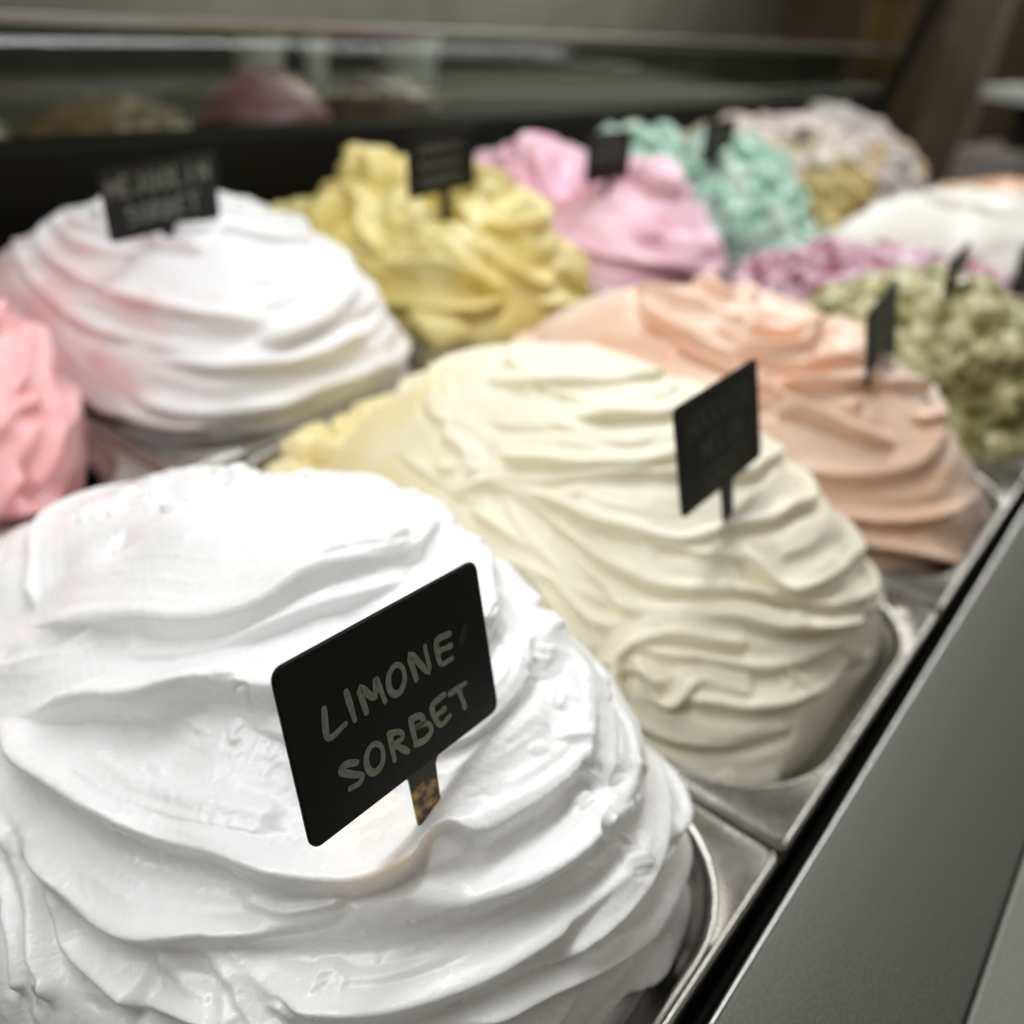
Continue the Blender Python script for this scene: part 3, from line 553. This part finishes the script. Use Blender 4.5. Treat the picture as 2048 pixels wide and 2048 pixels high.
ring_heap('cream', 4, 0, 180, gelato('cream_gelato', (.80, .80, .72), (.85, .85, .80), sss=.3), 'smooth white cream gelato in front of dark name card', n=14, H=.105, w=(.03, .05), amp=(.004, .006))
ring_heap('caramel', 5, 0, 120, gelato('caramel_gelato', (.55, .30, .16), (.62, .38, .22), sss=.2), 'orange brown caramel gelato past the white cream', n=12, H=.10)
ring_heap('pinkl', -1, 1, 300, gelato('strawberry_gelato', (.88, .38, .40), (.90, .55, .55), scale=10, lo=.35, hi=.65, sss=.4, rad=(1, .45, .4)),
          'saturated salmon pink gelato with ruffled lower folds', n=40, H=.104, w=(.014, .03), amp=(.004, .010), sx=.02, sy=-.02, span=(.5, 2.2), pre=(40, (.016, .034), .7))
ring_heap('white', 0, 1, 340, gelato('white_sorbet', (.86, .86, .87), (.80, .58, .57), scale=20, lo=.62, hi=.86, stretch=(1, 1, 2.6), sss=.3, grad=(-2.8, .5, -.5, -.02)),
          'snow white sorbet with faint pink streaks and two line name card', n=28, H=.108, sx=-.004, sy=-.050, w=(.018, .042), amp=(.003, .0085), b=.8, span=(1.4, 3.6), slope=.16, rr=(.99, .1))
ring_heap('yellow', 1, 1, 280, gelato('vanilla_gelato', (.74, .61, .20), (.80, .72, .36), scale=14, lo=.35, hi=.65, sss=.35, rad=(1, .7, .2)),
          'butter yellow gelato with deep lumpy folds', n=46, H=.094, w=(.014, .034), amp=(.005, .012), span=(.4, 1.2), pre=(50, (.014, .032), .8), sx=.01, sy=-.03, mods=[(-.02, -.03, .045, .03, -.020), (.0, .06, .03, .035, .012), (.03, -.09, .05, .04, .012)])
ring_heap('pink', 2, 1, 220, gelato('rose_gelato', (.82, .46, .58), (.88, .62, .73), scale=12, lo=.35, hi=.65, sss=.4, rad=(1, .5, .5)),
          'pale rose pink gelato next to the mint one', n=22, H=.100, w=(.02, .04), amp=(.005, .009), pre=(26, (.02, .04), .5), mods=[(-.02, -.02, .09, .03, -.040), (0, .07, .06, .05, .016), (.03, -.11, .05, .05, .024)])
ring_heap('mint', 3, 1, 240, gelato('mint_gelato', (.20, .42, .31), (.55, .72, .63), scale=70, lo=.2, hi=.7, sss=.15, cells=True), 'crumbly mint green gelato with dark flecks', n=8, H=.100, chunk=(520, (.005, .020), 1.1),
          mods=[(-.02, 0, .09, .03, -.04), (0, .08, .06, .05, .012), (.02, -.10, .05, .05, .014)])
ring_heap('tan', 4, 1, 200, gelato('hazelnut_gelato', (.50, .40, .16), (.60, .53, .47), scale=10, lo=.45, hi=.55, sss=.15, grad=(.8, 0, 5, -.35)), 'grey beige crumbly gelato with mustard coloured base', n=8, H=.115, chunk=(460, (.005, .018), 1.1),
          mods=[(0, 0, .05, .035, -.03)])
ring_heap('cookie', 5, 1, 160, gelato('cookie_gelato', (.48, .44, .42), (.58, .42, .20), scale=12, lo=.5, hi=.56, sss=.15), 'greyish cookie gelato with tan patches at the far end', n=8, H=.105, chunk=(400, (.005, .020), 1.1))

S = Sculpt(Mound(.424, .050, .0080, .0050, .0005, 1, 1, 2.2, 0, 0, zb=-.0065), 60, 9)
S.chunks(26, rng, rad=(.0015, .003), hgt=.5)
tag(build_heap('gelato_smear', S, bpy.data.materials['melon_sorbet'], 'small cream smear left in the corner of the melon pan'), cat='smear', group='smears on the pans')
PAN_OF = {(-1, 0): 'steel pan holding the white lemon sorbet', (0, 0): 'steel pan holding the cream coloured melon sorbet', (1, 0): 'steel pan holding the peach gelato',
          (2, 0): 'steel pan holding the olive green gelato', (3, 0): 'steel pan holding the mauve berry gelato', (4, 0): 'steel pan holding the smooth white cream gelato', (5, 0): 'steel pan holding the caramel gelato',
          (-1, 1): 'steel pan holding the salmon pink gelato', (0, 1): 'steel pan holding the snow white sorbet with pink streaks', (1, 1): 'steel pan holding the butter yellow gelato',
          (2, 1): 'steel pan holding the pale rose gelato', (3, 1): 'steel pan holding the mint gelato', (4, 1): 'steel pan holding the grey beige gelato', (5, 1): 'steel pan holding the cookie gelato'}
for (c, r), lab in PAN_OF.items(): pan(c, r, lab)

# ------------------------------------------------------------------ name cards
SW, SH, ST = .070, .046, .0013
def prism(name, loop, t, parent, mat, bev=.00035):
    lo = np.array(loop); c = lo.mean(0)
    def off(d):
        q = []
        n = len(lo)
        for i in range(n):
            a, b_ = lo[i - 1], lo[(i + 1) % n]; tng = (b_ - a); tng /= np.linalg.norm(tng) + 1e-12
            q.append(lo[i] + np.array([-tng[1], tng[0]]) * d)
        return q
    rings = []
    for z, d in ((-t, bev), (-t + bev, 0), (-bev, 0), (0, bev)):
        rings.append([(p[0], p[1], z) for p in off(d)])
    o = loft(name, rings, parent, mat, cap0=True, cap1=True, smooth=False)
    return o
def ribbon(polys, w, z=.00012):
    """flat marker strokes with round ends; every stroke a closed outline fan"""
    V, F = [], []
    for pi, pl in enumerate(polys):
        p = np.array(pl, float) * .001
        if len(p) > 2:
            q, _ = resample(np.c_[p, np.zeros(len(p))], 6 * len(p)); p = q[:, :2]
        else:
            p = np.linspace(p[0], p[-1], 6)
        n = len(p); zz = z + pi * .00004
        t = np.gradient(p, axis=0); t /= np.linalg.norm(t, axis=1, keepdims=True) + 1e-12
        nn = np.c_[-t[:, 1], t[:, 0]]
        rw = w / 2 * (1 + .16 * np.sin(np.linspace(0, 5 + pi, n) + pi * 1.7))
        b0 = len(V)
        for i in range(n):
            V.append((*(p[i] + nn[i] * rw[i]), zz)); V.append((*(p[i] - nn[i] * rw[i]), zz))
        for i in range(n - 1): F.append((b0 + 2 * i, b0 + 2 * i + 1, b0 + 2 * i + 3, b0 + 2 * i + 2))
        for i, sg in ((0, -1), (n - 1, 1)):
            c0 = len(V); a0 = math.atan2(nn[i][1], nn[i][0])
            for k in range(9):
                a = a0 - sg * math.pi * k / 8
                V.append((p[i][0] + rw[i] * math.cos(a), p[i][1] + rw[i] * math.sin(a), zz + .00001))
            F.append(tuple(range(c0, c0 + 9)))
    return V, F
FONT = {'H': [[(0, 0), (0, 1)], [(.7, 0), (.7, 1)], [(0, .5), (.7, .5)]], 'O': [[(.35 + .35 * math.cos(a), .5 + .5 * math.sin(a)) for a in np.linspace(1.6, 7.9, 13)]],
        'K': [[(0, 0), (0, 1)], [(.6, 1), (.05, .47)], [(.12, .52), (.65, 0)]], 'A': [[(0, 0), (.35, 1), (.7, 0)], [(.15, .4), (.55, .4)]], 'I': [[(.2, 0), (.2, 1)]],
        'D': [[(0, 0), (0, 1)], [(0, 1), (.55, .85), (.65, .45), (.4, .08), (0, 0)]], 'M': [[(0, 0), (.05, 1), (.4, .35), (.75, 1), (.8, 0)]], 'E': [[(.6, 1), (0, 1), (0, .5), (0, 0), (.6, 0)], [(0, .5), (.5, .5)]],
        'L': [[(0, 1), (0, 0), (.6, 0)]], 'N': [[(0, 0), (0, 1), (.65, 0), (.65, 1)]], 'S': [[(.6, .9), (.2, 1), (.05, .75), (.35, .5), (.6, .25), (.4, 0), (0, .08)]],
        'R': [[(0, 0), (0, 1)], [(0, 1), (.55, .85), (.5, .6), (.05, .48), (.65, 0)]], 'B': [[(0, 0), (0, 1)], [(0, 1), (.5, .85), (.4, .58), (.05, .52), (.6, .3), (.5, .05), (0, 0)]],
        'T': [[(0, 1), (.75, 1)], [(.37, 1), (.37, 0)]], 'J': [[(.5, 1), (.5, .2), (.25, 0), (0, .15)]], 'U': [[(0, 1), (.02, .3), (.35, 0), (.65, .3), (.65, 1)]], 'P': [[(0, 0), (0, 1)], [(0, 1), (.55, .85), (.45, .55), (0, .48)]]}
def letter_obj(polys, board, mat, w):
    V, F = ribbon(polys, w)
    me = bpy.data.meshes.new('letter'); me.from_pydata(V, [], F); me.update()
    return link('letter', me, board, mat)
def card(pos, right, up, label, lines=(), letters=None, mat='chalk', w=.0015, stem=.036, scribble=0, seed=0, stem_mat='board', smudge=False):
    right = Vector(right).normalized(); up = Vector(up); up = (up - right * up.dot(right)).normalized(); n = right.cross(up)
    root = empty('name_card')
    m = Matrix((right, up, n)).transposed().to_4x4(); m.translation = Vector(pos); root.matrix_world = m
    tag(root, label, 'sign', 'black name cards on stems')
    lp = [(p[0], p[1]) for p in rrect(-SW / 2, -SH / 2, SW / 2, SH / 2, .0032, 0, 6)]
    board = prism('board', lp, ST, root, MAT['board'])
    sx = .0045
    st = [(-sx + .003, -SH / 2 - stem), (sx + .001, -SH / 2 - stem), (sx + .003, -SH / 2 - .0015), (sx + .0042, -SH / 2 + .0006), (-sx - .0005 + .002, -SH / 2 + .0006), (-sx + .002, -SH / 2 - .0015)]
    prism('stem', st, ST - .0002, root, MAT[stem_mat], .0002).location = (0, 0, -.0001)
    if letters:
        for ch in letters.values(): letter_obj(ch, board, MAT[mat], w)
    if smudge:
        V, F = ribbon([[(24.0, 3.6), (25.0, 5.0), (26.2, 6.6)]], .0022); me = bpy.data.meshes.new('smudge'); me.from_pydata(V, [], F); me.update(); link('smudge', me, board, MAT['smudge'])
    r = random.Random(seed)
    for (txt, x0, x1, y0, hh) in lines:
        step = (x1 - x0) / len(txt)
        for i, ch in enumerate(txt):
            if ch == ' ': continue
            polys = [[(x0 + step * i + q[0] * step * .95 + r.uniform(-.2, .2), y0 + r.uniform(-.4, .4) * 0 + q[1] * hh + (i % 3 - 1) * .25) for q in pl] for pl in FONT[ch]]
            letter_obj(polys, board, MAT[mat], w)
    for k in range(scribble):   # handwriting too far away to read: a run of pen strokes
        y = 12 - k * 12
        pts = [(-24 + i * 3.2, y + (3.2 if i % 2 else -3.2) * r.uniform(.5, 1)) for i in range(15)]
        V, F = ribbon([pts], .0012); me = bpy.data.meshes.new('handwriting'); me.from_pydata(V, [], F); me.update(); link('handwriting', me, board, MAT[mat])
    return root
card((.1258, .1147, .1008), (.9982, .0146, -.0576), (.0497, .3275, .9435), 'black card reading limone sorbet stuck in the glossy white sorbet', letters=LEMON_LETTERS, w=.0017, stem=.040, stem_mat='gold_reflection', smudge=True)
card((.3261, .1269, .1033), (.9981, -.0098, .0614), (-.0565, .2693, .9614), 'black card with three chalk lines in the cream coloured melon sorbet', w=.0016, mat='chalk_dim',
     lines=(('HOKKAIDO', -27, 27, 7, 9.5), ('MELON', -17, 20, -5, 8.5), ('SORBET', -17, 22, -18, 8.5)))
card((.3167, .4995, .1227), (.9678, -.2051, .1458), (-.15, -.25, .95), 'black card with two chalk lines in the snow white sorbet', w=.0021, mat='chalk_pale',
     lines=(('MEJOOLIN', -31, 32, 6, 11), ('SORBET', -22, 24, -13, 11)))
UPV = (-.03, .25, .96)
card((.566, .500, .124), (.985, -.12, .10), (-.10, .02, .99), 'black card among the lumpy folds of the yellow gelato', scribble=3, mat='chalk_pale', seed=2)
card((.815, .500, .112), (.99, -.10, .05), (-.06, .05, .99), 'black card in the pale rose gelato', scribble=2, mat='chalk_pale', seed=3)
card((1.056, .500, .113), (.99, -.06, .05), (-.03, .05, .99), 'black card in the crumbly mint gelato', scribble=2, mat='chalk_pale', seed=4)
card((1.342, .500, .095), (.99, -.05, .05), (-.02, .05, .99), 'black card in the grey beige gelato', scribble=2, mat='chalk_pale', seed=5)
card((.545, .130, .098), (.985, .10, .10), (.05, .25, .96), 'black card in the peach gelato', scribble=2, seed=6)
card((.740, .138, .094), (.99, .06, .05), (.0, .12, .98), 'black card in the olive green gelato', scribble=2, seed=7)
card((.955, .121, .075), (.98, -.12, .05), (.0, .12, .98), 'black card in the mauve berry gelato', scribble=2, seed=8)

# ------------------------------------------------------------------ what stands behind the case
bw = tag(box('rear_wall', (-.5, 3.0, -1.2), (7.0, 3.1, 2.2), None, MAT['grey'], 0), kind='structure')
fl = tag(box('floor', (-2, -2, -1.25), (7, 3.0, -1.2), None, MAT['olive'], 0), kind='structure')
rc = tag(box('rear_counter', (-.2, 1.0, -1.2), (3.2, 1.9, .0), None, MAT['olive'], .01), 'dark olive counter standing behind the glass of the case', 'counter')
rb = tag(box('rear_cabinet', (-.2, 2.2, -1.2), (6.2, 2.6, .050), None, MAT['olive'], .01), 'long dark cabinet behind the second counter', 'cabinet')
def far_heap(xy, hx, hy, H, mat, label, seed, z=-.015):
    S = Sculpt(Mound(xy[0], xy[1], hx, hy, H, 1.0, 1.0, 2.6, 0, 0), 110, seed)
    S.rings(10, np.random.default_rng(seed), w=(.03, .05), amp=(.006, .012), rr=(.95, .1))
    build_heap('gelato_heap', S, mat, label, 'heaps on the rear counter', z)
far_heap((.42, 1.12), .13, .10, .105, gelato('coffee_gelato', (.16, .10, .055), (.24, .17, .11), sss=.05), 'light brown coffee gelato behind the glass', 41)
far_heap((.66, 1.14), .14, .10, .095, gelato('nut_gelato', (.13, .085, .035), (.20, .15, .08), sss=.05), 'dark brown nut gelato behind the glass', 42)
far_heap((.93, 1.17), .11, .10, .12, gelato('violet_gelato', (.30, .14, .19), (.24, .08, .10), sss=.1), 'mauve pink gelato behind the glass', 43)
far_heap((1.17, 1.16), .15, .11, .11, gelato('cocoa_gelato', (.06, .022, .014), (.08, .05, .035), sss=.05), 'dark red cocoa gelato behind the glass', 44)
def cup(loc, r, h, mat, label, name='paper_cup_stack', cat='cups'):
    rings = []
    for (q, z) in ((.74, 0), (.8, .3 * h), (.9, .80 * h), (.93, .93 * h), (1.0, .94 * h), (1.0, .97 * h), (.95, h), (.4, h)):
        rings.append([(r * q * math.cos(a), r * q * math.sin(a), z) for a in np.linspace(0, 2 * math.pi, 28, endpoint=False)])
    o = loft(name, rings, None, mat, cap0=True, cap1=True); o.location = loc
    return tag(o, label, cat)
cup((1.27, 1.62, .0), .055, .125, MAT['white'], 'wide white paper tub on the dark rear counter', 'paper_tub', 'tub')
cup((1.40, 1.60, .0), .026, .130, MAT['white'], 'narrow white paper cup between two wider tubs', 'paper_cup', 'cup')
cup((1.70, 1.62, .0), .075, .115, MAT['white'], 'broadest white tub on the dark rear counter', 'paper_tub', 'tub')
# far end of the shop
ew = tag(box('end_wall', (7.0, -2, -1.2), (7.1, 3.0, 2.2), None, MAT['brownwall'], 0), kind='structure')
pst = tag(box('wooden_post', (3.2, .72, -1.2), (3.32, .86, 1.6), None, MAT['tan'], .006), 'tan wooden post at the far end of the case', 'post')
cup((3.0, .97, .08), .07, .26, MAT['amber'], 'amber storage jar before the brown end wall', 'storage_jar', 'jar')
cpost = inpar(loft('corner_post', [[(2.55 + dx, .795 + dy + s, z) for dx, dy in ((-.012, -.012), (.012, -.012), (.012, .012), (-.012, .012))] for z, s in ((-.05, .02), (.5, -.12))], None, MAT['black'], cap0=True, cap1=True, smooth=False))
sd = empty('side_counter', (2.9, .40, -1.2)); tag(sd, 'pale side counter with white tray shelf at the far end', 'counter')
for nm, lo, hi, mt in (('body', (2.75, .15, -1.2), (3.1, .62, -.02), 'pale'), ('tray', (2.72, .12, .105), (3.1, .60, .135), 'white'), ('support', (2.95, .2, -.02), (3.0, .55, .105), 'slot')):
    o = box(nm, lo, hi, None, MAT[mt], .004); o.parent = sd; o.matrix_parent_inverse = Matrix.Translation(-sd.location)
